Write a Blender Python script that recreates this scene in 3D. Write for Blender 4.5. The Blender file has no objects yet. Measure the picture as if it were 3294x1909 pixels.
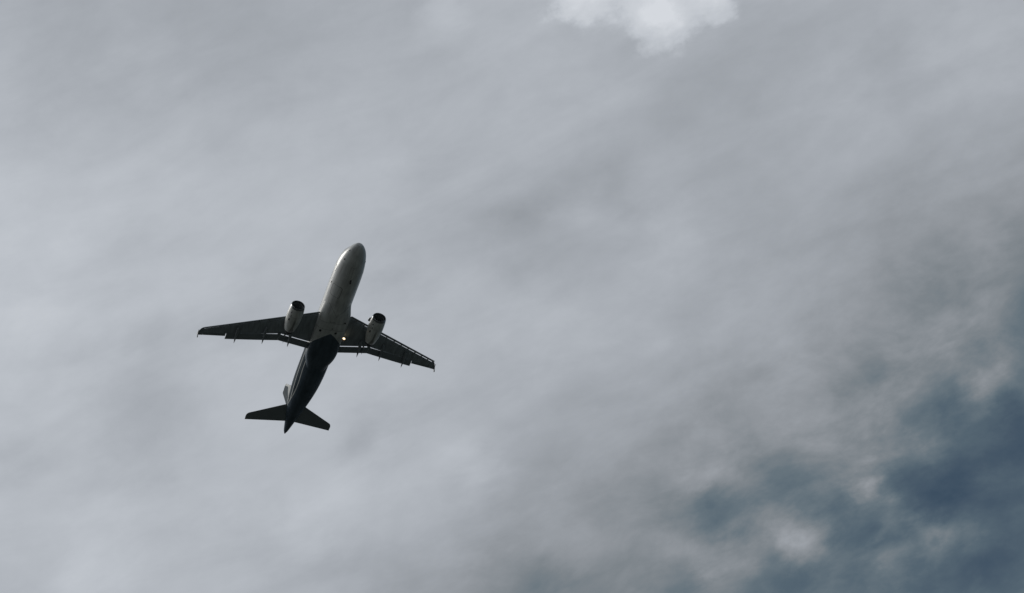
import bpy, bmesh, math, random
from mathutils import Vector, Matrix

random.seed(7)
R = math.radians
SC = bpy.context.scene

# ------------------------------------------------------------------ camera
ELEV = R(40.0)                       # the photographer looks up at about 40 degrees
CAM = Vector((0.0, 0.0, 1.7))
F_PX = 9000.0                        # focal length in pixels of the 3294 px wide photograph
cd = bpy.data.cameras.new("camera")
cam = bpy.data.objects.new("camera", cd)
SC.collection.objects.link(cam)
cam.location = CAM
cam.rotation_euler = (math.pi / 2 + ELEV, 0, 0)
cd.sensor_width = 36.0
cd.lens = 36.0 * F_PX / 3294.0
cd.clip_start = 0.5
cd.clip_end = 60000.0
SC.camera = cam

# ------------------------------------------------------------------ colour management
SC.view_settings.view_transform = 'Standard'
SC.view_settings.look = 'None'
SC.view_settings.exposure = 0.0
SC.view_settings.gamma = 1.0

# ------------------------------------------------------------------ sun behind the overcast
SUN_DIR = Vector((-0.78, 0.30, 0.55)).normalized()      # towards the sun
SUN_EL = math.asin(SUN_DIR.z)
SUN_AZ = math.atan2(SUN_DIR.x, SUN_DIR.y)
sl = bpy.data.lights.new("sun", 'SUN')
sl.energy = 1.4
sl.angle = R(20)
sl.color = (1.0, 0.965, 0.91)
so = bpy.data.objects.new("sun", sl)
SC.collection.objects.link(so)
so.rotation_euler = SUN_DIR.to_track_quat('Z', 'Y').to_euler()
so.location = (0, 0, 3000)


# ------------------------------------------------------------------ node helper
class NT:
    """Small expression helper over a node tree."""
    def __init__(self, tree):
        self.t = tree
        self.n = tree.nodes
        self.l = tree.links

    def node(self, kind, **kw):
        nd = self.n.new(kind)
        for k, v in kw.items():
            setattr(nd, k, v)
        return nd

    def put(self, sock, v):
        if isinstance(v, bpy.types.NodeSocket):
            self.l.new(v, sock)
        elif v is not None:
            sock.default_value = v

    def m(self, op, a, b=None, c=None, clamp=False):
        nd = self.node('ShaderNodeMath', operation=op, use_clamp=clamp)
        self.put(nd.inputs[0], a)
        if b is not None:
            self.put(nd.inputs[1], b)
        if c is not None:
            self.put(nd.inputs[2], c)
        return nd.outputs[0]

    def add(self, a, b): return self.m('ADD', a, b)
    def sub(self, a, b): return self.m('SUBTRACT', a, b)
    def mul(self, a, b): return self.m('MULTIPLY', a, b)
    def mad(self, a, b, c): return self.m('MULTIPLY_ADD', a, b, c)

    def dot(self, v, w):
        nd = self.node('ShaderNodeVectorMath', operation='DOT_PRODUCT')
        self.put(nd.inputs[0], v)
        self.put(nd.inputs[1], w)
        return nd.outputs['Value']

    def comb(self, x, y, z):
        nd = self.node('ShaderNodeCombineXYZ')
        for s, v in zip(nd.inputs, (x, y, z)):
            self.put(s, v)
        return nd.outputs[0]

    def sep(self, v):
        nd = self.node('ShaderNodeSeparateXYZ')
        self.put(nd.inputs[0], v)
        return nd.outputs

    def smooth(self, v, a, b, lo=0.0, hi=1.0):
        nd = self.node('ShaderNodeMapRange', interpolation_type='SMOOTHSTEP')
        self.put(nd.inputs['Value'], v)
        nd.inputs['From Min'].default_value = a
        nd.inputs['From Max'].default_value = b
        nd.inputs['To Min'].default_value = lo
        nd.inputs['To Max'].default_value = hi
        return nd.outputs[0]

    def noise(self, vec, scale, detail=4.0, rough=0.5, lac=2.0, dist=0.0, out='Fac'):
        nd = self.node('ShaderNodeTexNoise')
        self.put(nd.inputs['Vector'], vec)
        nd.inputs['Scale'].default_value = scale
        nd.inputs['Detail'].default_value = detail
        nd.inputs['Roughness'].default_value = rough
        nd.inputs['Lacunarity'].default_value = lac
        nd.inputs['Distortion'].default_value = dist
        return nd.outputs[out]

    def mix(self, fac, a, b):
        nd = self.node('ShaderNodeMix', data_type='RGBA')
        self.put(nd.inputs[0], fac)
        self.put(nd.inputs[6], a)
        self.put(nd.inputs[7], b)
        return nd.outputs[2]

    def ramp(self, fac, stops, interp='LINEAR'):
        nd = self.node('ShaderNodeValToRGB')
        cr = nd.color_ramp
        cr.interpolation = interp
        while len(cr.elements) < len(stops):
            cr.elements.new(0.5)
        for e, (p, c) in zip(cr.elements, stops):
            e.position = p
            e.color = (c[0], c[1], c[2], 1)
        self.put(nd.inputs[0], fac)
        return nd.outputs[0]


def lin(c):
    return tuple(((v / 255) / 12.92 if v / 255 <= 0.04045 else ((v / 255 + 0.055) / 1.055) ** 2.4) for v in c)


# ------------------------------------------------------------------ sky: Nishita blue behind a broken overcast
W = bpy.data.worlds.new("World")
SC.world = W
W.use_nodes = True
W.node_tree.nodes.clear()
g = NT(W.node_tree)
direction = g.node('ShaderNodeTexCoord').outputs['Generated']
sky = g.node('ShaderNodeTexSky', sky_type='NISHITA')
sky.sun_disc = False
sky.sun_elevation = SUN_EL
sky.sun_rotation = SUN_AZ
sky.air_density = 1.0
sky.dust_density = 1.5
sky.ozone_density = 1.5

dx, dy, dz = g.sep(direction)
az = g.mul(g.m('ARCTAN2', dx, dy), 57.29578)            # degrees east of the view heading
el = g.mul(g.m('ARCSINE', dz), 57.29578)                # degrees above the horizon
cosel = math.cos(ELEV)
u0 = g.mul(az, cosel)
v0 = el
# streak frame fixed in the sky: wind blows the layer along S1
S1 = Vector((0.93, -0.25, 0.27)).normalized()
S2 = Vector((-0.22, -0.60, 0.76)).normalized()
S2 = (S2 - S1 * S2.dot(S1)).normalized()
S3 = S1.cross(S2)
d1, d2, d3 = g.dot(direction, S1), g.dot(direction, S2), g.dot(direction, S3)
aniso = g.comb(g.mul(d1, 0.52), d2, d3)
strk = g.comb(g.mul(d1, 0.28), d2, d3)
soft = g.comb(g.mul(d1, 0.62), d2, d3)

wn = g.node('ShaderNodeVectorMath', operation='SUBTRACT')
g.put(wn.inputs[0], g.noise(direction, 16.0, 5.0, 0.55, out='Color'))
wn.inputs[1].default_value = (0.5, 0.5, 0.5)
w1, w2, w3 = g.sep(wn.outputs[0])
u = g.mad(w1, 3.0, u0)
v = g.mad(w2, 2.6, v0)


def blob(U, V, sU, sV, ang, soft=1.0):
    """Gaussian bank of cloud at U, V degrees (sideways, elevation) with its own tilt."""
    a = R(ang)
    ca, sa = math.cos(a), math.sin(a)
    p = g.mad(u, ca / sU, g.mad(v, sa / sU, -(U * ca + V * sa) / sU))
    q = g.mad(u, -sa / sV, g.mad(v, ca / sV, -(-U * sa + V * ca) / sV))
    r2 = g.mad(p, p, g.mul(q, q))
    return g.m('EXPONENT', g.mul(r2, -0.5 * soft))


# banks and openings of the layer: degrees sideways, degrees of elevation, half sizes, tilt, brightness
BANKS = [  # centres and sizes converted from image pixels into sky angles
    (-8.4, 39.8, 6.2, 3.6, 15, 0.064),
    (-7.6, 34.8, 6.0, 2.0, 8, 0.050),
    (-6.0, 45.9, 6.5, 1.5, 4, -0.026),
    (0.60, 41.8, 3.3, 0.34, 23, -0.034),
    (4.0, 44.0, 2.4, 0.45, 24, -0.026),
    (-7.7, 38.5, 2.9, 0.33, 20, -0.026),
    (-3.6, 34.5, 1.7, 0.5, -8, -0.036),
    (0.3, 38.8, 2.2, 1.4, 20, 0.018),
    (9.3, 44.6, 2.3, 1.0, 10, 0.030),
    (10.9, 39.0, 1.8, 1.6, 20, -0.100),
    (7.4, 37.4, 4.6, 2.6, 22, -0.085),
    (9.2, 35.7, 1.9, 1.3, 40, -0.220),
    (8.8, 34.0, 3.5, 1.1, 8, -0.180),
]
s = None
for b in BANKS:
    t = g.mul(blob(*b[:5]), b[5])
    s = t if s is None else g.add(s, t)
thin = g.m('ADD', g.mul(blob(8.0, 35.6, 4.6, 2.6, 30), 1.0), 0.0, clamp=True)      # where the layer breaks up
OFF = (2.74, 1.87, 0.90)
do = g.node('ShaderNodeVectorMath', operation='ADD')
g.put(do.inputs[0], soft)
do.inputs[1].default_value = OFF
do = do.outputs[0]
n_big = g.sub(g.noise(aniso, 13.0, 6.0, 0.52, dist=0.3), 0.5)
n_str = g.sub(g.noise(strk, 46.0, 6.0, 0.55, dist=0.6), 0.5)
n_fin = g.sub(g.noise(do, 34.0, 9.0, 0.60, dist=0.3), 0.5)
n_mot = g.sub(g.noise(do, 92.0, 7.0, 0.60, dist=0.35), 0.5)
s = g.mad(n_mot, g.mad(thin, 0.16, 0.045), s)
s = g.mad(n_big, g.mad(thin, 0.22, 0.110), s)
s = g.mad(n_str, 0.095, s)
s = g.mad(n_fin, g.mad(thin, 0.46, 0.085), s)
# smaller puffs and thin places: degrees sideways, elevation, radius, brightness
PUFFS = [  # terms fitted to brightness estimated at image pixel positions
    (2.28, 34.15, 2.40, -0.120), (7.73, 38.73, 2.40, -0.038), (8.07, 34.72, 0.42, 0.202), (7.09, 34.45, 0.42, 0.204),
    (9.40, 37.69, 0.42, 0.127), (5.40, 34.89, 0.42, 0.173), (9.85, 36.72, 0.42, -0.144), (9.24, 33.47, 0.42, -0.146),
    (-0.25, 34.27, 0.60, -0.102), (5.48, 35.92, 0.60, -0.098), (8.36, 35.63, 0.42, -0.186), (-7.17, 36.51, 0.90, -0.065),
    (8.82, 34.67, 0.42, 0.094), (4.21, 34.35, 0.42, 0.094), (3.89, 35.61, 0.42, -0.176), (4.96, 34.10, 0.42, -0.091),
    (-10.15, 39.89, 1.40, 0.045), (10.34, 40.07, 0.90, -0.076), (-2.85, 36.94, 0.42, -0.054), (3.73, 36.16, 0.42, 0.101),
    (-1.53, 45.87, 0.42, 0.056), (-0.85, 36.46, 0.42, 0.059), (-7.84, 33.68, 0.60, 0.054), (0.56, 34.06, 0.42, -0.085),
    (-1.97, 34.03, 0.60, -0.054), (6.69, 36.35, 0.42, -0.089), (6.99, 35.49, 0.42, 0.367), (6.95, 35.00, 0.42, -0.231),
    (0.41, 41.28, 0.60, -0.059), (3.04, 34.00, 0.42, -0.087), (-9.77, 44.10, 0.90, -0.041), (3.93, 43.45, 1.40, -0.033),
    (3.46, 34.64, 0.42, 0.068), (-9.60, 36.01, 0.42, -0.052), (8.11, 36.82, 0.42, -0.099), (8.18, 44.31, 0.60, -0.051),
    (7.59, 33.79, 0.42, -0.056), (-7.35, 38.23, 0.60, -0.042), (3.37, 41.20, 0.60, 0.044), (2.13, 42.20, 0.42, -0.046),
    (9.13, 35.66, 0.42, 0.046), (8.03, 36.09, 0.42, 0.126), (7.40, 35.66, 0.42, -0.192), (6.40, 35.34, 0.42, -0.078),
    (9.58, 40.47, 0.42, 0.057), (-2.37, 40.41, 0.42, -0.041), (-3.93, 34.90, 0.42, 0.039), (0.25, 44.81, 1.40, 0.027),
    (0.40, 39.58, 0.60, 0.036), (6.80, 37.58, 0.42, -0.044),
    (6.99, 35.49, 0.42, 0.042), (8.36, 35.63, 0.42, -0.050), (8.07, 34.72, 0.42, 0.054), (9.54, 37.26, 0.42, 0.108),
    (5.74, 34.37, 0.42, 0.048), (6.46, 33.90, 0.42, -0.044), (9.85, 36.72, 0.42, -0.060), (8.96, 37.34, 0.42, -0.072),
]
fw = g.node('ShaderNodeVectorMath', operation='SUBTRACT')
g.put(fw.inputs[0], g.noise(do, 60.0, 5.0, 0.6, out='Color'))
fw.inputs[1].default_value = (0.5, 0.5, 0.5)
f1, f2, f3 = g.sep(fw.outputs[0])
uv = g.comb(g.mad(f1, 1.5, u0), g.mad(f2, 1.2, v0), 0.0)
for (U, V, rad, amp) in PUFFS:
    nd = g.node('ShaderNodeVectorMath', operation='DISTANCE')
    g.put(nd.inputs[0], uv)
    nd.inputs[1].default_value = (U, V, 0.0)
    e = g.m('EXPONENT', g.mul(g.m('POWER', nd.outputs['Value'], 2.0), -0.5 / rad ** 2))
    s = g.mad(e, amp, s)
# bright tear in the layer, overlapping lobes with a ragged rim
def lobe(U, V, su, sv):
    dd = g.node('ShaderNodeVectorMath', operation='MULTIPLY_ADD')
    g.put(dd.inputs[0], uv)
    dd.inputs[1].default_value = (1 / su, 1 / sv, 0.0)
    dd.inputs[2].default_value = (-U / su, -V / sv, 0.0)
    return g.m('EXPONENT', g.mul(g.dot(dd.outputs[0], dd.outputs[0]), -0.5))


n_rag = g.sub(g.noise(direction, 62.0, 7.0, 0.62), 0.5)
hole = g.mul(lobe(3.20, 45.73, 0.50, 0.54), 1.22)  # lobe centres likewise converted from image pixels
hole = g.add(hole, g.mul(lobe(1.53, 46.12, 0.52, 0.44), 1.02))
hole = g.add(hole, g.mul(lobe(4.46, 45.97, 0.36, 0.42), 0.90))
gate = g.smooth(hole, 0.03, 0.30)                        # the rag belongs to the rim of the tear only
hole = g.mad(g.mad(n_rag, 1.05, g.mul(n_mot, 0.8)), gate, hole)
hole = g.add(g.smooth(hole, 0.10, 0.62, 0.0, 0.58), g.smooth(hole, 0.55, 1.30, 0.0, 0.42))
s = g.mad(hole, 0.190, s)

s = g.add(s, 0.672)
heavy = g.smooth(dx, 0.20, 0.60)                        # the layer thickens away from the sun
s = g.mad(heavy, -0.36, s)
near = g.smooth(g.dot(direction, tuple(SUN_DIR)), 0.76, 1.0)
s = g.mad(near, 0.20, s)
cloud = g.ramp(s, [
    (0.10, lin((54, 72, 86))),
    (0.22, lin((69, 85, 97))),
    (0.33, lin((85, 101, 112))),
    (0.42, lin((103, 116, 125))),
    (0.50, lin((125, 132, 138))),
    (0.57, lin((144, 149, 155))),
    (0.66, lin((165, 170, 177))),
    (0.76, lin((188, 193, 200))),
    (0.86, lin((212, 216, 222))),
])
cover = g.smooth(s, 0.16, 0.44, 0.80, 1.0)
bsky = g.node('ShaderNodeVectorMath', operation='SCALE')
g.l.new(sky.outputs[0], bsky.inputs[0])
bsky.inputs['Scale'].default_value = 0.07
col = g.mix(cover, bsky.outputs[0], cloud)
bg = g.node('ShaderNodeBackground')
g.l.new(col, bg.inputs['Color'])
bg.inputs['Strength'].default_value = 1.0
wo = g.node('ShaderNodeOutputWorld')
g.l.new(bg.outputs[0], wo.inputs['Surface'])
W.cycles.sampling_method = 'MANUAL'
W.cycles.sample_map_resolution = 1024


# ------------------------------------------------------------------ materials
def material(name):
    mt = bpy.data.materials.new(name)
    mt.use_nodes = True
    mt.node_tree.nodes.clear()
    h = NT(mt.node_tree)
    p = h.node('ShaderNodeBsdfPrincipled')
    o = h.node('ShaderNodeOutputMaterial')
    h.l.new(p.outputs[0], o.inputs[0])
    return mt, h, p


def plain(name, c, rough=0.45, metal=0.0, vary=0.12, scale=1.5, spec=0.5):
    mt, h, p = material(name)
    co = h.node('ShaderNodeTexCoord').outputs['Object']
    nz = h.noise(co, scale, 5.0, 0.6)
    k = h.mad(nz, 2 * vary, 1 - vary)
    nd = h.node('ShaderNodeVectorMath', operation='SCALE')
    nd.inputs[0].default_value = c
    h.put(nd.inputs['Scale'], k)
    h.l.new(nd.outputs[0], p.inputs['Base Color'])
    h.put(p.inputs['Roughness'], h.mad(nz, 0.25, rough - 0.12))
    p.inputs['Metallic'].default_value = metal
    p.inputs['Specular IOR Level'].default_value = spec
    return mt


WHITE = (0.66, 0.67, 0.645)
NAVY = (0.105, 0.138, 0.170)
STEEL = (0.040, 0.062, 0.080)


def dirt(h, co):
    """Streaks of grime that run aft along the skin."""
    st = h.node('ShaderNodeVectorMath', operation='MULTIPLY')
    h.put(st.inputs[0], co)
    st.inputs[1].default_value = (0.25, 2.2, 2.2)
    a = h.noise(st.outputs[0], 1.0, 6.0, 0.6)
    b = h.noise(co, 0.55, 4.0, 0.55)
    return h.m('MULTIPLY', h.smooth(a, 0.35, 0.75, 1.0, 0.66), h.smooth(b, 0.3, 0.75, 1.0, 0.74))


def livery_material():
    mt, h, p = material("fuselage_paint")
    co = h.node('ShaderNodeTexCoord').outputs['Object']
    x, y, z = h.sep(co)
    ay = h.m('ABSOLUTE', y)
    edge = h.mad(ay, 0.62, h.mad(h.mul(ay, ay), 0.2, 14.93))
    edge = h.mad(h.m('MAXIMUM', h.add(z, 2.05), 0.0), 1.1, edge)      # sweeps aft up the flank
    aft = h.smooth(h.sub(x, edge), -0.02, 0.02)
    past = h.m('MAXIMUM', h.sub(x, 24.0), 0.0)
    climb = h.mul(h.mul(past, past), 0.03)                   # lines sweep up with the tail cone
    zs = h.add(h.mad(h.sub(x, 20.0), 0.02, -1.22), climb)    # lower white line
    z2 = h.mad(climb, -0.5, z)
    low = h.smooth(h.sub(z, zs), -0.02, 0.02, 1.0, 0.0)
    line1 = h.mul(h.smooth(h.sub(z, zs), 0.0, 0.02), h.smooth(h.sub(z, zs), 0.11, 0.13, 1.0, 0.0))
    line2 = h.mul(h.smooth(z2, -0.45, -0.43), h.smooth(z2, -0.34, -0.32, 1.0, 0.0))
    lines = h.m('MAXIMUM', line1, line2)
    side = h.mix(lines, (*STEEL, 1), (*WHITE, 1))
    top = h.smooth(z, 1.55, 1.6)
    side = h.mix(top, side, (*WHITE, 1))
    rear = h.mix(low, side, (*NAVY, 1))
    c = h.mix(aft, (*WHITE, 1), rear)
    k = h.node('ShaderNodeVectorMath', operation='SCALE')
    h.put(k.inputs[0], c)
    h.put(k.inputs['Scale'], dirt(h, co))
    h.l.new(k.outputs[0], p.inputs['Base Color'])
    h.put(p.inputs['Roughness'], h.mad(aft, 0.32, 0.30))
    h.put(p.inputs['Specular IOR Level'], h.mad(aft, -0.46, 0.5))
    return mt


def fairing_material():
    mt, h, p = material("belly_fairing_paint")
    co = h.node('ShaderNodeTexCoord').outputs['Object']
    x, y, z = h.sep(co)
    ay = h.m('ABSOLUTE', y)
    edge = h.mad(ay, 0.62, h.mad(h.mul(ay, ay), 0.2, 14.93))
    edge = h.mad(h.m('MAXIMUM', h.add(z, 2.05), 0.0), 1.1, edge)      # sweeps aft up the flank
    aft = h.smooth(h.sub(x, edge), -0.02, 0.02)
    # panel joints across and along the fairing
    def joint(coord, at, wd=0.025):
        return h.smooth(h.m('ABSOLUTE', h.sub(coord, at)), wd * 0.6, wd * 1.4, 0.45, 1.0)
    j = h.m('MULTIPLY', joint(x, 13.1), joint(x, 14.3))
    j = h.m('MULTIPLY', j, joint(h.mad(h.m('POWER', ay, 0.8), -1.35, 12.05), h.add(x, 0.0), 0.035))
    c = h.mix(aft, (*WHITE, 1), (*NAVY, 1))
    k = h.node('ShaderNodeVectorMath', operation='SCALE')
    h.put(k.inputs[0], c)
    h.put(k.inputs['Scale'], h.mul(dirt(h, co), j))
    h.l.new(k.outputs[0], p.inputs['Base Color'])
    p.inputs['Roughness'].default_value = 0.4
    p.inputs['Specular IOR Level'].default_value = 0.12
    return mt


def fin_material():
    mt, h, p = material("fin_paint")
    co = h.node('ShaderNodeTexCoord').outputs['Object']
    x, y, z = h.sep(co)
    le = h.smooth(h.sub(x, h.mad(h.sub(z, 8.6), 0.81, 35.10)), -0.02, 0.02)
    lo = h.smooth(h.sub(z, h.mad(h.sub(x, 33.97), -1.56, 6.40)), -0.02, 0.02)
    c = h.mix(h.mul(le, lo), (*WHITE, 1), (0.050, 0.072, 0.086, 1))
    k = h.node('ShaderNodeVectorMath', operation='SCALE')
    h.put(k.inputs[0], c)
    h.put(k.inputs['Scale'], dirt(h, co))
    h.l.new(k.outputs[0], p.inputs['Base Color'])
    p.inputs['Roughness'].default_value = 0.6
    p.inputs['Specular IOR Level'].default_value = 0.04
    return mt


def cowl_material():
    mt, h, p = material("engine_cowl_paint")
    co = h.node('ShaderNodeTexCoord').outputs['Object']
    x, y, z = h.sep(co)
    d = dirt(h, co)
    ring = h.smooth(h.m('ABSOLUTE', h.sub(x, 12.35)), 0.015, 0.04, 0.6, 1.0)
    # oil and soot that streaks along the keel of the nacelle
    dy_ = h.m('ABSOLUTE', h.sub(h.m('ABSOLUTE', y), 5.72))
    wob = h.noise(h.comb(h.mul(x, 0.7), h.mul(y, 3.0), 0.0), 1.0, 4.0, 0.6)
    keel = h.mul(h.smooth(h.sub(h.add(dy_, h.mul(wob, 0.16)), h.mul(h.m('MAXIMUM', h.sub(x, 14.2), 0.0), 0.22)), 0.14, 0.30, 1.0, 0.0), h.smooth(z, -2.6, -2.4, 1.0, 0.0))
    keel = h.mul(keel, h.smooth(x, 11.6, 13.6, 0.15, 1.0))
    c = h.mix(h.mul(keel, 0.75), (0.72, 0.73, 0.69, 1), (0.08, 0.08, 0.075, 1))
    k = h.node('ShaderNodeVectorMath', operation='SCALE')
    h.put(k.inputs[0], c)
    h.put(k.inputs['Scale'], h.mul(d, ring))
    h.l.new(k.outputs[0], p.inputs['Base Color'])
    p.inputs['Roughness'].default_value = 0.33
    return mt


def wing_material():
    mt, h, p = material("wing_grey_paint")
    co = h.node('ShaderNodeTexCoord').outputs['Object']
    x, y, z = h.sep(co)
    ay = h.m('ABSOLUTE', y)
    # access panel rows follow the spars, ribs cross them
    rib = h.m('PINGPONG', h.mad(x, 0.25, ay), 0.42)
    ribs = h.smooth(rib, 0.006, 0.03, 0.72, 1.0)
    st = h.noise(h.comb(h.mul(x, 0.4), h.mul(y, 1.8), 0.0), 1.2, 6.0, 0.62)
    k = h.node('ShaderNodeVectorMath', operation='SCALE')
    k.inputs[0].default_value = (0.29, 0.325, 0.345)
    h.put(k.inputs['Scale'], h.mul(ribs, h.smooth(st, 0.3, 0.72, 1.12, 0.72)))
    h.l.new(k.outputs[0], p.inputs['Base Color'])
    p.inputs['Roughness'].default_value = 0.45
    p.inputs['Specular IOR Level'].default_value = 0.25
    return mt


M_FUS = livery_material()
M_FAIR = fairing_material()
M_FIN = fin_material()
M_COWL = cowl_material()
M_WING = wing_material()
M_JOINT = plain("grey_door_joint", (0.22, 0.225, 0.22), 0.6)
M_SEAL = plain("dark_rubber_seal", (0.02, 0.021, 0.022), 0.7)
M_LIP = plain("polished_lip_metal", (0.21, 0.22, 0.225), 0.26, metal=0.9, vary=0.08, scale=3)
M_DUCT = plain("dark_intake_duct", (0.22, 0.235, 0.24), 0.5)
M_BLADE = plain("titanium_fan_blade", (0.28, 0.29, 0.30), 0.45, metal=0.6)
M_NOZZLE = plain("scorched_nozzle_metal", (0.045, 0.045, 0.047), 0.5, metal=0.7)
M_FLAP = plain("flap_grey_paint", (0.22, 0.25, 0.265), 0.48, vary=0.18, scale=0.9, spec=0.25)
M_CANOE = plain("flap_fairing_paint", (0.25, 0.275, 0.29), 0.45, vary=0.15, spec=0.25)
M_TAIL = plain("tailplane_grey_paint", (0.20, 0.225, 0.235), 0.45, vary=0.15, scale=0.8, spec=0.25)
M_GLASS = plain("dark_cabin_glass", (0.012, 0.014, 0.018), 0.08, vary=0.02)
M_BLACK = plain("black_vent_grille", (0.012, 0.012, 0.013), 0.6)
M_HALO_METAL = plain("halo_tinted_reflector_metal", (0.75, 0.42, 0.20), 0.3, metal=0.9)  # reflector tinted orange: the lamp's glow is put into its colour
mt, h, p = material("lit_lamp_lens")
p.inputs['Base Color'].default_value = (0.9, 0.85, 0.75, 1)
p.inputs['Emission Color'].default_value = (1.0, 0.79, 0.52, 1)
p.inputs['Emission Strength'].default_value = 2.2
M_LAMP = mt


# ------------------------------------------------------------------ mesh helpers
def link(name, bm, mat, parent=None, smooth=True, sharp=None):
    me = bpy.data.meshes.new(name)
    bmesh.ops.recalc_face_normals(bm, faces=bm.faces)
    if smooth:
        for f in bm.faces:
            f.smooth = True
        lim = R(sharp if sharp else 38)
        for e in bm.edges:
            if len(e.link_faces) == 2 and e.calc_face_angle(0) > lim:
                e.smooth = False
    bm.to_mesh(me)
    bm.free()
    me.materials.append(mat)
    o = bpy.data.objects.new(name, me)
    SC.collection.objects.link(o)
    if parent:
        o.parent = parent
    return o


def loft(rings, closed=True, cap=True):
    """Skin a list of point rings."""
    bm = bmesh.new()
    vr = [[bm.verts.new(p) for p in r] for r in rings]
    n = len(vr[0])
    for a, b in zip(vr, vr[1:]):
        for i in range(n if closed else n - 1):
            j = (i + 1) % n
            bm.faces.new((a[i], a[j], b[j], b[i]))
    if cap and closed:
        bm.faces.new(vr[0])
        bm.faces.new(vr[-1])
    return bm


def solid_patch(outer, inner):
    """Closed panel between two equal point grids (outer and inner skin)."""
    bm = bmesh.new()
    A = [[bm.verts.new(p) for p in r] for r in outer]
    B = [[bm.verts.new(p) for p in r] for r in inner]
    nu, nv = len(A), len(A[0])
    for i in range(nu - 1):
        for j in range(nv - 1):
            bm.faces.new((A[i][j], A[i + 1][j], A[i + 1][j + 1], A[i][j + 1]))
            bm.faces.new((B[i][j], B[i][j + 1], B[i + 1][j + 1], B[i + 1][j]))
    for i in range(nu - 1):
        bm.faces.new((A[i][0], B[i][0], B[i + 1][0], A[i + 1][0]))
        bm.faces.new((A[i][-1], A[i + 1][-1], B[i + 1][-1], B[i][-1]))
    for j in range(nv - 1):
        bm.faces.new((A[0][j], A[0][j + 1], B[0][j + 1], B[0][j]))
        bm.faces.new((A[-1][j], B[-1][j], B[-1][j + 1], A[-1][j + 1]))
    return bm


def interp(tab, x):
    if x <= tab[0][0]:
        return tab[0][1:]
    for k in range(len(tab) - 1):
        a, b = tab[k], tab[k + 1]
        if x <= b[0]:
            t = (x - a[0]) / (b[0] - a[0])
            # Catmull-Rom in the middle keeps the lines fair
            p0 = tab[k - 1] if k > 0 else a
            p3 = tab[k + 2] if k + 2 < len(tab) else b
            out = []
            for i in range(1, len(a)):
                da = (b[i] - p0[i]) / (b[0] - p0[0]) * (b[0] - a[0]) if b[0] != p0[0] else 0
                db = (p3[i] - a[i]) / (p3[0] - a[0]) * (b[0] - a[0]) if p3[0] != a[0] else 0
                t2, t3 = t * t, t * t * t
                out.append((2 * t3 - 3 * t2 + 1) * a[i] + (t3 - 2 * t2 + t) * da + (-2 * t3 + 3 * t2) * b[i] + (t3 - t2) * db)
            return tuple(out)
    return tab[-1][1:]


# ------------------------------------------------------------------ ground far below
def rough_ground():
    mt, h, p = material("grass_field")
    co = h.node('ShaderNodeTexCoord').outputs['Object']
    n1 = h.noise(co, 0.004, 6.0, 0.6)
    n2 = h.noise(co, 0.35, 6.0, 0.65)
    c = h.ramp(h.mad(n2, 0.5, h.mul(n1, 0.5)), [(0.3, (0.026, 0.032, 0.028)), (0.55, (0.039, 0.045, 0.040)), (0.75, (0.058, 0.061, 0.055))])
    h.l.new(c, p.inputs['Base Color'])
    p.inputs['Roughness'].default_value = 0.9
    return mt


bm = bmesh.new()
bmesh.ops.create_grid(bm, x_segments=40, y_segments=40, size=15000)
ground = link("ground", bm, rough_ground(), smooth=False)
ground["kind"] = "structure"

# ------------------------------------------------------------------ the airliner
# aircraft frame: x runs aft from the nose, y to starboard, z up from the fuselage centre line
plane = bpy.data.objects.new("airliner", None)
SC.collection.objects.link(plane)
plane["label"] = "twin-engine airliner with white nose, navy rear belly and dark wings, flying under grey cloud"
plane["category"] = "airplane"
RC = ((-0.312270943968621, -0.9396594618499103, -0.13973887543873886),
      (0.7377583402026555, -0.14719972332957634, -0.6588208200361606),
      (0.5984976934077267, -0.30882412018434247, 0.7392078014861571))
TC = (-25.749391391747153, 5.128687226517878, 385.39725881986027)     # of the point 17 m aft of the nose


def cam_to_world(q):
    ce, se = math.cos(ELEV), math.sin(ELEV)
    return Vector((q[0], q[1] * se + q[2] * ce, -q[1] * ce + q[2] * se))


ax = [cam_to_world((RC[0][i], RC[1][i], RC[2][i])) for i in range(3)]
org = CAM + cam_to_world(TC) - ax[0] * 17.0
mw = Matrix(((ax[0].x, ax[1].x, ax[2].x, org.x), (ax[0].y, ax[1].y, ax[2].y, org.y), (ax[0].z, ax[1].z, ax[2].z, org.z), (0, 0, 0, 1)))
plane.matrix_world = mw
plane.rotation_mode = 'XYZ'

# ---- fuselage: x, half width, top z, bottom z
FUS = [
    (0.00, 0.03, -0.51, -0.57), (0.06, 0.26, -0.28, -0.79), (0.25, 0.53, -0.04, -1.00), (0.6, 0.83, 0.22, -1.22),
    (1.1, 1.12, 0.52, -1.43), (1.8, 1.40, 1.02, -1.64), (2.6, 1.63, 1.52, -1.81), (3.5, 1.80, 1.84, -1.94),
    (4.6, 1.92, 2.02, -2.03), (6.0, 1.975, 2.07, -2.07), (9.0, 1.975, 2.07, -2.07), (14.0, 1.975, 2.07, -2.07),
    (19.0, 1.975, 2.07, -2.07), (22.5, 1.975, 2.07, -2.02), (24.5, 1.955, 2.07, -1.83), (26.5, 1.88, 2.06, -1.47),
    (28.5, 1.72, 2.05, -1.02), (30.5, 1.47, 2.02, -0.53), (32.5, 1.15, 1.96, -0.02), (34.5, 0.80, 1.86, 0.47),
    (36.0, 0.52, 1.74, 0.82), (37.0, 0.32, 1.62, 1.07), (37.45, 0.17, 1.52, 1.21), (37.57, 0.05, 1.42, 1.31),
]


def surf(x, th, off=0.0):
    """Point on the fuselage skin; th = 0 at the keel, +90 deg to starboard."""
    w, zt, zb = interp(FUS, x)
    zc, hh = (zt + zb) / 2, (zt - zb) / 2
    return Vector((x, (w + off) * math.sin(th), zc - (hh + off) * math.cos(th)))


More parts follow.
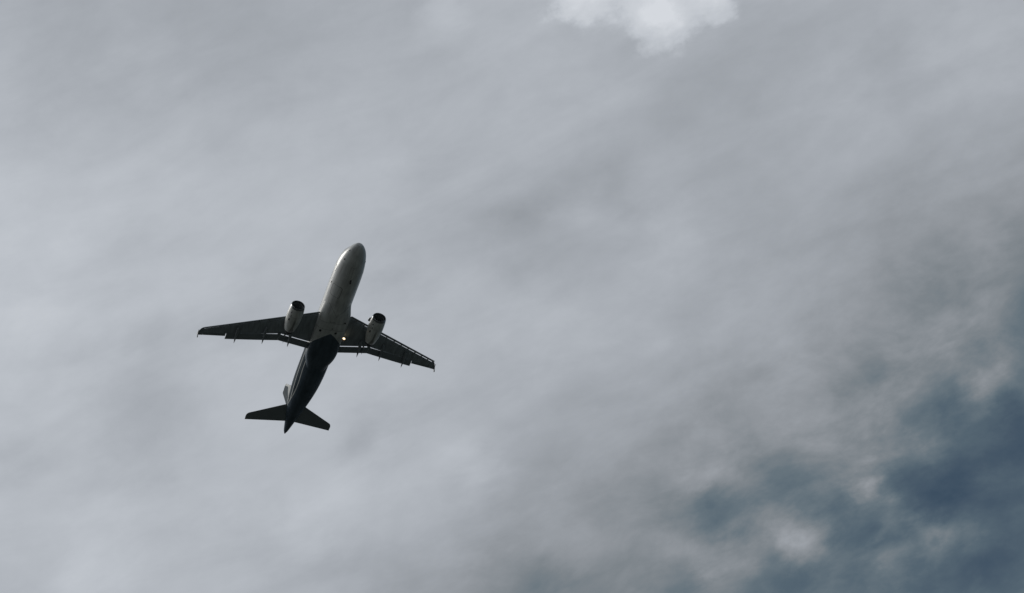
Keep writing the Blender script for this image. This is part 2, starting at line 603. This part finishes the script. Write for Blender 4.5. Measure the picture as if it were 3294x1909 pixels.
xs = [0, 0.03, 0.06, 0.12, 0.2, 0.32, 0.45, 0.6, 0.8, 1.0, 1.25, 1.5, 1.8, 2.2, 2.6, 3.0, 3.5, 4, 4.6, 5.2, 6]
xs += [7 + i for i in range(16)] + [22.5 + 0.5 * i for i in range(30)] + [37.2, 37.35, 37.45, 37.53, 37.57]
NTH = 72
fus = link("fuselage", loft([[surf(x, 2 * math.pi * i / NTH) for i in range(NTH)] for x in xs]), M_FUS, plane)


def panel(name, x0, x1, t0, t1, off, mat, parent, nx=6, nt=8, corner=0.0):
    """Curved panel on the fuselage skin from t0 to t1 degrees."""
    o, n = [], []
    for i in range(nx + 1):
        x = x0 + (x1 - x0) * i / nx
        c = 0.0
        if corner:
            e = min(x - x0, x1 - x) / corner
            if e < 1:
                c = (1 - math.sqrt(max(0, 1 - (1 - e) ** 2))) * corner
        dth = math.degrees(c / 2.0)
        row = [R(t0 + dth + (t1 - t0 - 2 * dth) * j / nt) for j in range(nt + 1)]
        o.append([surf(x, t, off) for t in row])
        n.append([surf(x, t, -0.05) for t in row])
    return link(name, solid_patch(o, n), mat, parent)


# doors: a dark seal shows as the outline round each panel
def door(name, x0, x1, t0, t1, gap=0.035):
    d = panel(name, x0, x1, t0, t1, 0.012, M_FUS, fus, 10, 10, 0.16)
    g_ = math.degrees(gap / 2.0)
    panel("seal", x0 - gap, x1 + gap, t0 - g_, t1 + g_, 0.006, M_SEAL, d, 10, 10, 0.18)
    return d


door("cargo_door", 6.95, 8.78, 17, 62, 0.04)
for sgn in (1, -1):
    a, b = (77, 126)
    door("passenger_door", 4.55, 5.38, *(sorted((sgn * a, sgn * b))), 0.03)
door("rear_passenger_door", 29.6, 30.35, 78, 118, 0.03).name = "passenger_door"
# cabin windows
for sgn in (1, -1):
    for i in range(42):
        x = 6.4 + 0.533 * i
        panel("window", x, x + 0.23, *sorted((sgn * 102.0, sgn * 110.5)), 0.008, M_GLASS, fus, 2, 2)
    for (x0, x1, t0, t1) in ((1.75, 2.35, 128, 150), (2.4, 3.05, 122, 143), (1.5, 2.0, 153, 176)):
        panel("cockpit_window", x0, x1, *sorted((sgn * t0, sgn * t1)), 0.008, M_GLASS, fus, 3, 4)
# nose gear bay doors closed flush, with dark joints
for sgn in (1, -1):
    dd = panel("nose_gear_door", 3.25, 5.05, *sorted((sgn * 0.7, sgn * 11.5)), 0.010, M_FUS, fus, 6, 3)
    panel("seal", 3.23, 5.07, *sorted((sgn * 0.2, sgn * 12.2)), 0.005, M_JOINT, dd, 6, 3)
# blade antenna, drain mast, probes
def blade(name, x, y, z, ln, ht, th, mat, parent, rake=0.25):
    bm = bmesh.new()
    prof = [(0, 0), (ln, 0), (ln * 0.95 + rake * ht, -ht), (ln * 0.45 + rake * ht, -ht)]
    a = [bm.verts.new((x + px, y - th / 2, z + 0.06 + pz)) for px, pz in prof]
    b = [bm.verts.new((x + px, y + th / 2, z + 0.06 + pz)) for px, pz in prof]
    bm.faces.new(a)
    bm.faces.new(b[::-1])
    for i in range(4):
        j = (i + 1) % 4
        bm.faces.new((a[i], b[i], b[j], a[j]))
    bmesh.ops.bevel(bm, geom=list(bm.edges), offset=min(th * 0.3, 0.015), segments=1, affect='EDGES')
    return link(name, bm, mat, parent, smooth=False)


blade("antenna", 5.15, -0.1, -2.05, 0.55, 0.34, 0.16, M_BLACK, fus)
for (x, t) in ((1.12, 72), (2.55, 60), (2.65, -68)):
    panel("static_probe", x, x + 0.20, t - 3.0, t + 3.0, 0.03, M_BLACK, fus, 2, 2)
panel("static_probe", 7.15, 7.33, 73, 78, 0.03, M_BLACK, fus, 2, 2)

# ---- belly fairing: x, half width, bottom z, height of the widest line
FAIR = [
    (8.8, 1.15, -1.90, -1.00), (9.6, 1.48, -1.98, -1.0), (10.4, 1.74, -2.05, -0.98), (11.2, 1.97, -2.12, -0.95), (12.0, 2.16, -2.19, -0.98),
    (12.6, 2.21, -2.23, -1.03), (13.2, 2.17, -2.26, -1.1), (14.0, 2.14, -2.30, -1.2), (16.0, 2.13, -2.34, -1.28), (17.6, 2.14, -2.35, -1.28), (18.6, 2.16, -2.34, -1.25),
    (19.4, 2.13, -2.31, -1.2), (20.2, 2.02, -2.24, -1.15), (20.9, 1.84, -2.15, -1.15), (21.5, 1.60, -2.07, -1.2), (22.3, 1.3, -1.99, -1.35), (23.0, 0.9, -1.93, -1.55),
]


def fair_pt(x, th, off=0.0):
    w, zb, zc = interp(FAIR, x)
    sx, cx = math.sin(th), math.cos(th)
    # squarer than an ellipse amidships (flat bottom, tight chine), round where it fades into the fuselage
    k = min(max(0.0, min(1.0, (x - 9.8) / 3.4)), max(0.0, min(1.0, (22.2 - x) / 2.6)))
    ex = 1.0 - 0.28 * k * k * (3 - 2 * k)
    px = math.copysign(abs(sx) ** ex, sx) * (w + off)
    pz = zc - math.copysign(abs(cx) ** ex, cx) * ((zc - zb + off) if cx > 0 else 0.75)
    q = Vector((x, px, pz))
    kf = max(0.0, min(1.0, (x - 8.8) / 3.7))
    kf = kf * kf * (3 - 2 * kf)
    return surf(x, th, -0.02).lerp(q, kf)          # grows out of the fuselage skin without a step


fx = [8.8 + 0.3 * i for i in range(48)] + [23.0]
fair = link("belly_fairing", loft([[fair_pt(x, 2 * math.pi * i / 56) for i in range(56)] for x in fx]), M_FAIR, plane)


def vent(x, y, ln, wd):
    zb = interp(FAIR, x)[1]
    bm = bmesh.new()
    bmesh.ops.create_cube(bm, size=1.0)
    bmesh.ops.scale(bm, vec=(ln, wd, 0.10), verts=bm.verts)
    bmesh.ops.bevel(bm, geom=list(bm.edges), offset=0.03, segments=2, affect='EDGES')
    # follow the skin
    pz = fair_z(x, y)
    bmesh.ops.translate(bm, vec=(x, y, pz + 0.03), verts=bm.verts)
    return link("vent", bm, M_BLACK, fair)


def fair_z(x, y):
    w, zb, zc = interp(FAIR, x)
    q = min(0.999, abs(y) / w) ** (1 / 0.72)
    return zc - (math.sqrt(1 - q * q) ** 0.72) * (zc - zb)


vent(14.72, 1.45, 0.36, 0.46)
vent(14.72, -0.62, 0.36, 0.34)
vent(14.05, 0.02, 0.34, 0.13)
vent(12.85, -1.35, 0.16, 0.5)
vent(12.9, 0.25, 0.08, 0.9)


# ---- wings
def wz(y):
    y = abs(y)
    return -0.95 + 0.075 * (y - 2) + 0.00145 * max(0.0, y - 2) ** 2


def flexx(y):
    return 0.85 * 0.00145 * max(0.0, abs(y) - 2) ** 2


def le_line(y):
    return 12.5 + 0.468 * (y - 2.4) + flexx(y)


def te_line(y):
    """Rear edge of the fixed wing."""
    if y <= 6.3:
        return 18.02 + (17.62 - 18.02) * (y - 2.0) / 4.3
    if y <= 13.35:
        return 17.62 + (19.50 - 17.62) * (y - 6.3) / 7.05 + flexx(y)
    return 19.50 + (20.22 - 19.50) * (y - 13.35) / 3.7 + flexx(y)


FOIL = [0.0, 0.004, 0.015, 0.035, 0.07, 0.13, 0.22, 0.34, 0.48, 0.62, 0.76, 0.88, 0.96, 1.0]


def section(x0, x1, y, z, tc, camber=0.015, tilt=0.0, low=0.42):
    """Closed aerofoil ring between x0 and x1; z is the lower reference line."""
    c = x1 - x0
    up, lo = [], []
    for f in FOIL:
        t = 5 * tc * (0.2969 * math.sqrt(f) - 0.1260 * f - 0.3516 * f * f + 0.2843 * f ** 3 - 0.1015 * f ** 4) + 0.003
        cm = camber * 4 * f * (1 - f)
        zz = z - tilt * f * c
        up.append(Vector((x0 + f * c, y, zz + (cm + t * (1 - low) * 2 * 0.5 + t * 0.0) * c)))
        lo.append(Vector((x0 + f * c, y, zz + (cm - t * low * 2 * 0.5) * c)))
    return up + lo[::-1][:-1]


def surface(name, stations, mat, parent, tilt=0.0, camber=0.015, low=0.42, sharp=30):
    rings = [section(a, b, y, z, tc, camber, tilt, low) for (y, a, b, z, tc) in stations]
    return link(name, loft(rings), mat, parent, sharp=sharp)


def canoe(name, y, xf, zf, xt, zt, wd, dp, parent, mat):
    """Teardrop fairing hung under the wing, nose at xf, pointed tail at xt."""
    rings = []
    N = 20
    for i in range(N + 1):
        f = i / N
        r = (math.sin(math.pi * min(1, f ** 0.62)) ** 0.75) if 0 < f < 1 else 0.0
        r = max(r, 0.03)
        x = xf + (xt - xf) * f
        z = zf + (zt - zf) * (f ** 1.5)
        rings.append([Vector((x, y + wd * r * math.cos(t), z + dp * r * math.sin(t))) for t in [2 * math.pi * k / 16 for k in range(16)]])
    return link(name, loft(rings), mat, parent)


def build_wing(s):
    st = []
    for y in (1.2, 2.0, 2.3, 3.2, 4.2, 4.8, 6.3, 7.5, 9.0, 10.5, 12.0, 13.35):
        gap = 0.0 if y < 1.9 else (0.24 if y < 4.5 else 0.315)
        st.append((s * y, le_line(y) + gap, te_line(y), wz(y), 0.145 - 0.0028 * y))
    for y in (13.36, 14.5, 15.5, 16.35):
        st.append((s * y, le_line(y) + 0.315, te_line(y), wz(y), 0.106))
    for y, dxl in ((16.37, 0.04), (16.62, 0.22), (16.82, 0.48), (16.97, 0.85), (17.04, 1.25)):
        st.append((s * y, le_line(16.35) + dxl, te_line(y) + 0.475, wz(y), 0.085 if y < 16.9 else 0.06))
    wing = surface("wing", st, M_WING, plane)

    # slats: drooped ahead of the leading edge, open slot behind them
    for (y0, y1, tracks) in ((2.12, 5.20, (3.3, 4.6)), (6.25, 9.20, (8.43, 7.1)), (9.22, 11.62, (9.72, 10.93)), (11.64, 13.98, (12.11, 13.32)), (14.00, 16.38, (14.46, 15.56))):
        rings = []
        for k in range(5):
            y = y0 + (y1 - y0) * k / 4
            xl = le_line(y)
            z = wz(y)
            nx, ny = -0.906, 0.424                 # forward and outboard, square to the edge
            prof = [(0.00, -0.365), (0.10, -0.46), (0.22, -0.55), (0.36, -0.61), (0.44, -0.62), (0.46, -0.57), (0.42, -0.49), (0.30, -0.395), (0.15, -0.345), (0.03, -0.34)]
            sc_ = 1.0 if y < 9 else 1.0 - 0.022 * (y - 9)
            rings.append([Vector((xl + nx * a * sc_, s * (y + ny * a * sc_), z + b * sc_)) for a, b in prof])
        sl_ = link("slat", loft(rings), M_FLAP, wing, sharp=50)
        for yt in tracks:
            bm = bmesh.new()
            bmesh.ops.create_cube(bm, size=1.0)
            bmesh.ops.scale(bm, vec=(0.62, 0.15, 0.10), verts=bm.verts)
            bmesh.ops.rotate(bm, matrix=Matrix.Rotation(R(-26), 3, 'Y'), verts=bm.verts)
            bmesh.ops.rotate(bm, matrix=Matrix.Rotation(R(-s * 25), 3, 'Z'), verts=bm.verts)
            bmesh.ops.translate(bm, vec=(le_line(yt) + 0.10, s * yt, wz(yt) - 0.17), verts=bm.verts)
            link("slat_track", bm, M_DUCT, sl_, smooth=False)

    # flaps set for take-off, a narrow slot ahead of them
    def flap(stn):
        return surface("flap", [(s * y, a, b, z0, 0.12) for (y, a, b, z0, _) in stn], M_FLAP, wing, tilt=0.0)

    def flap_ring(y, xa, za, xb, zb):
        c = xb - xa
        return section(xa, xb, s * y, za, 0.13, 0.02, (za - zb) / c, 0.5)

    fi = [flap_ring(y, te_line(y) + 0.04, wz(y) - 0.10, 19.13 + (18.66 - 19.13) * (y - 2.05) / 4.25, -1.13 + 0.24 * (y - 2.05) / 4.25) for y in (1.9, 3.2, 4.6, 6.392)]
    link("flap", loft(fi), M_FLAP, wing, sharp=30)
    fo = []
    for k in range(6):
        y = 6.40 + (13.33 - 6.40) * k / 5
        f = k / 5
        shut = 0.015 - 0.10 * min(1, max(0, (y - 7.0) / 2.2))
        xb = 18.66 + (20.64 - 18.66) * f
        fo.append(flap_ring(y, te_line(y) + shut, wz(y) - 0.09 + 0.02 * f, xb, -0.89 + (0.06 + 0.89) * f - 0.15 * f * (1 - f)))
    link("flap", loft(fo), M_FLAP, wing, sharp=30)

    # boxes added to cover the flap slot beside the engine
    for yh, wd_ in ((6.42, 0.46), (5.64, 0.22)):
        bm = bmesh.new()
        bmesh.ops.create_cube(bm, size=1.0)
        bmesh.ops.scale(bm, vec=(0.50, wd_, 0.14), verts=bm.verts)
        bmesh.ops.bevel(bm, geom=list(bm.edges), offset=0.03, segments=1, affect='EDGES')
        bmesh.ops.translate(bm, vec=(te_line(yh) + 0.02, s * yh, wz(yh) - 0.09), verts=bm.verts)
        link("slot_cover", bm, M_FLAP, wing, smooth=False)

    # aileron
    surface("aileron", [(s * y, te_line(y) - 0.03, te_line(y) + 0.47, wz(y) + 0.008, 0.05) for y in (13.40, 14.6, 15.8, 16.355)], M_FLAP, wing, camber=0.0, low=0.5)

    # flap track fairings
    canoe("flap_track_fairing", s * 4.98, 16.3, -1.05, 19.12, -1.51, 0.21, 0.26, wing, M_CANOE)
    canoe("flap_track_fairing", s * 8.39, 16.75, -0.62, 19.71, -0.97, 0.20, 0.24, wing, M_CANOE)
    canoe("flap_track_fairing", s * 12.03, 17.95, -0.24, 20.76, -0.43, 0.19, 0.22, wing, M_CANOE)
    canoe("flap_track_fairing", s * 5.64, 17.5, -0.95, 18.86, -1.10, 0.08, 0.13, wing, M_CANOE)

    # small arrow shaped fence on the tip
    y = s * 17.04
    z0 = wz(17.04)
    xr = te_line(17.0) + 0.47
    prof = [(xr - 1.0, -0.02), (xr - 0.12, 0.22), (xr + 0.10, 0.22), (xr + 0.02, 0.0), (xr + 0.08, -0.50), (xr - 0.05, -0.52), (xr - 0.55, -0.08)]
    a = [Vector((px, y - s * 0.03, z0 + pz)) for px, pz in prof]
    b = [Vector((px, y + s * 0.03 + s * abs(pz) * 0.12, z0 + pz)) for px, pz in prof]
    link("wingtip_fence", loft([a, b]), M_WING, wing, smooth=False)
    return wing


wings = {s: build_wing(s) for s in (1, -1)}

# landing light burning under the port wing root
lw = wings[-1]
bm = bmesh.new()
bmesh.ops.create_uvsphere(bm, u_segments=20, v_segments=12, radius=0.20)
bmesh.ops.scale(bm, vec=(0.7, 1, 1), verts=bm.verts)
bmesh.ops.translate(bm, vec=(16.16, -2.31, -1.47), verts=bm.verts)
lamp_o = None
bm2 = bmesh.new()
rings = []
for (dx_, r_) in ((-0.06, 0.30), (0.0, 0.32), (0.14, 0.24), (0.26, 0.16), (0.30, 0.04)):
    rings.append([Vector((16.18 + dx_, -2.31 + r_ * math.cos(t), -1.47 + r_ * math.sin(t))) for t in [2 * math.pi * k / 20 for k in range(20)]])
lamp_o = link("landing_light", loft(rings), M_HALO_METAL, lw)
link("lens", bm, M_LAMP, lamp_o)
bm = bmesh.new()
bmesh.ops.create_cube(bm, size=1.0)
bmesh.ops.scale(bm, vec=(0.10, 0.10, 0.34), verts=bm.verts)
bmesh.ops.translate(bm, vec=(16.38, -2.31, -1.22), verts=bm.verts)
link("bracket", bm, M_DUCT, lamp_o, smooth=False)


# ---- engines
def build_engine(s):
    cy, cz, x0 = 5.75, -2.25, 10.72
    droop = 0.02

    def ring(dx_, r, n=64, sq=1.0):
        return [Vector((x0 + dx_, s * cy + r * math.cos(t), cz + droop * dx_ + r * sq * math.sin(t))) for t in [2 * math.pi * k / n for k in range(n)]]

    cowl = [(0.30, 0.985), (0.5, 1.01), (0.9, 1.045), (1.5, 1.07), (2.1, 1.065), (2.7, 1.03), (3.3, 0.96), (3.8, 0.88), (4.25, 0.79), (4.55, 0.715), (4.60, 0.66), (4.2, 0.66)]
    eng = link("engine", loft([ring(a, r) for a, r in cowl], cap=False), M_COWL, plane, sharp=40)
    lip = [(0.32, 0.983), (0.16, 0.965), (0.06, 0.935), (0.015, 0.905), (0.0, 0.88), (0.015, 0.855), (0.06, 0.83), (0.14, 0.81), (0.26, 0.80)]
    link("inlet_lip", loft([ring(a, r) for a, r in lip], cap=False), M_LIP, eng, sharp=60)
    duct = [(0.26, 0.80), (0.6, 0.79), (1.05, 0.80), (1.3, 0.80), (1.31, 0.02)]
    link("intake_duct", loft([ring(a, r) for a, r in duct], cap=False), M_DUCT, eng, sharp=40)
    # fan: twisted blades and a spinner, at rest
    bm = bmesh.new()
    for k in range(22):
        t = 2 * math.pi * k / 22
        vs = []
        for r_, tw in ((0.24, 0.10), (0.5, 0.075), (0.785, 0.05)):
            for sg in (-1, 1):
                a = t + sg * tw * (0.35 / r_)
                vs.append(bm.verts.new((x0 + 1.12 + sg * 0.07, s * cy + r_ * math.cos(a), cz + droop * 1.1 + r_ * math.sin(a))))
        bm.faces.new((vs[0], vs[1], vs[3], vs[2]))
        bm.faces.new((vs[2], vs[3], vs[5], vs[4]))
    fan = link("fan", bm, M_BLADE, eng)
    link("spinner", loft([ring(a, r, 24) for a, r in ((0.70, 0.01), (0.76, 0.08), (0.9, 0.16), (1.05, 0.22), (1.2, 0.25))]), M_BLADE, fan)
    # exhaust
    noz = [(4.35, 0.655), (4.62, 0.64), (4.9, 0.575), (5.02, 0.545), (5.0, 0.52), (4.5, 0.55)]
    link("exhaust_nozzle", loft([ring(a, r) for a, r in noz], cap=False), M_NOZZLE, eng, sharp=40)
    link("exhaust_cone", loft([ring(a, r, 32) for a, r in ((4.3, 0.5), (4.7, 0.36), (5.05, 0.2), (5.3, 0.06), (5.36, 0.01))]), M_NOZZLE, eng)
    # pylon between nacelle and wing
    rings = []
    for (px, zb, zt, hw) in ((11.9, -1.35, -1.10, 0.06), (12.6, -1.45, -0.92, 0.17), (13.6, -1.55, -0.80, 0.22), (14.6, -1.70, -0.72, 0.22), (15.6, -1.95, -0.70, 0.20), (16.4, -1.45, -0.72, 0.14), (17.0, -1.05, -0.75, 0.04)):
        rings.append([Vector((px, s * cy + sy * hw, zz)) for sy, zz in ((-1, zb + 0.06), (-0.5, zb), (0.5, zb), (1, zb + 0.06), (1, zt), (-1, zt))])
    link("pylon", loft(rings), M_WING, eng, sharp=40)
    # strake on the inboard shoulder of the cowl
    bm = bmesh.new()
    a0 = R(38) if s < 0 else R(180 - 38)
    pr = [(0.75, 1.0), (1.0, 1.30), (1.45, 1.42), (1.62, 1.38), (1.62, 1.0)]
    fr = [bm.verts.new((x0 + px, s * cy + r_ * math.cos(a0) , cz + r_ * math.sin(a0) + 0.02)) for px, r_ in pr]
    bk = [bm.verts.new((x0 + px, s * cy + r_ * math.cos(a0), cz + r_ * math.sin(a0) - 0.02)) for px, r_ in pr]
    bm.faces.new(fr)
    bm.faces.new(bk[::-1])
    for i in range(5):
        j = (i + 1) % 5
        bm.faces.new((fr[i], bk[i], bk[j], fr[j]))
    link("strake", bm, M_DUCT, eng, smooth=False)
    # cooling outlets: dark openings on the starboard cheek of both cowls
    for (dx_, ang, ln, half) in ((2.0, -42, 0.34, 5.0), (0.75, -44, 0.34, 3.2), (1.35, -50, 0.2, 2.5)):
        r_ = interp([(a, b) for a, b in cowl[:10]], dx_)[0]
        o, n = [], []
        for i in range(3):
            xx = dx_ + ln * i / 2
            o.append([Vector((x0 + xx, s * cy + (r_ + 0.015) * math.cos(R(ang + half * j)), cz + droop * xx + (r_ + 0.015) * math.sin(R(ang + half * j)))) for j in (-1, 0, 1)])
            n.append([Vector((x0 + xx, s * cy + (r_ - 0.06) * math.cos(R(ang + half * j)), cz + droop * xx + (r_ - 0.06) * math.sin(R(ang + half * j)))) for j in (-1, 0, 1)])
        link("vent", solid_patch(o, n), M_BLACK, eng)
    return eng


for s in (1, -1):
    build_engine(s)

# ---- tailplane
for s in (1, -1):
    def z_st(y): return 1.10 + (1.80 - 1.10) * (y - 0.87) / 5.35
    def st_le(y): return 31.92 + (35.22 - 31.92) * (y - 1.36) / 4.84
    def st_te(y): return 35.10 + (36.44 - 35.10) * (y - 0.87) / 5.36
    def hinge(y): return st_le(y) + 0.70 * (st_te(y) - st_le(y))
    sts = [(s * y, st_le(y), hinge(y), z_st(y), 0.10) for y in (0.3, 1.2, 2.8, 4.5, 5.95)]
    sts += [(s * 6.12, st_le(6.0) + 0.20, hinge(6.12), z_st(6.12), 0.09), (s * 6.22, st_le(6.0) + 0.5, hinge(6.2), z_st(6.22), 0.06)]
    hs = surface("horizontal_stabilizer", sts, M_TAIL, plane, camber=0.0, low=0.5)
    surface("elevator", [(s * y, hinge(y) - 0.04, st_te(y), z_st(y), 0.075) for y in (0.45, 2.5, 4.5, 6.2)], M_TAIL, hs, camber=0.0, low=0.5)

# ---- fin
def fin_le(z): return 34.70 - 0.81 * (8.6 - z)
def fin_te(z): return 36.60 - 0.262 * (8.6 - z)
def fin_ring(z, a, b, tc):
    c = b - a
    l, r_ = [], []
    for f in FOIL:
        t = 5 * tc * (0.2969 * math.sqrt(f) - 0.1260 * f - 0.3516 * f * f + 0.2843 * f ** 3 - 0.1015 * f ** 4) + 0.002
        l.append(Vector((a + f * c, t * c, z)))
        r_.append(Vector((a + f * c, -t * c, z)))
    return l + r_[::-1][:-1]


def f_h(z): return fin_le(z) + 0.70 * (fin_te(z) - fin_le(z))
fin = link("vertical_stabilizer", loft([fin_ring(z, fin_le(z), f_h(z), 0.10) for z in (1.5, 3, 5, 7, 8.5)] + [fin_ring(8.62, fin_le(8.6) + 0.14, f_h(8.6), 0.08)]), M_FIN, plane)
link("rudder", loft([fin_ring(z, f_h(z) - 0.03, fin_te(z), 0.08) for z in (1.75, 3, 5, 7, 8.6)]), M_FIN, fin)
# fillet ahead of the fin
link("dorsal_fillet", loft([[Vector((x, w * c, z0 + (zt - z0) * k)) for c, k in ((-1, 0), (-0.6, 0.6), (0, 1), (0.6, 0.6), (1, 0))] for x, w, z0, zt in ((26.6, 0.05, 1.95, 2.05), (28.2, 0.16, 1.9, 2.35), (29.8, 0.22, 1.9, 2.9))]), M_FIN, fin)
# auxiliary power unit outlet in the tail cone
bm = loft([[Vector((x, r_ * math.cos(t), zc + r_ * math.sin(t))) for t in [2 * math.pi * k / 20 for k in range(20)]] for x, r_, zc in ((37.3, 0.15, 1.37), (37.66, 0.11, 1.37), (37.62, 0.08, 1.37))])
link("tail_outlet", bm, M_NOZZLE, fus)
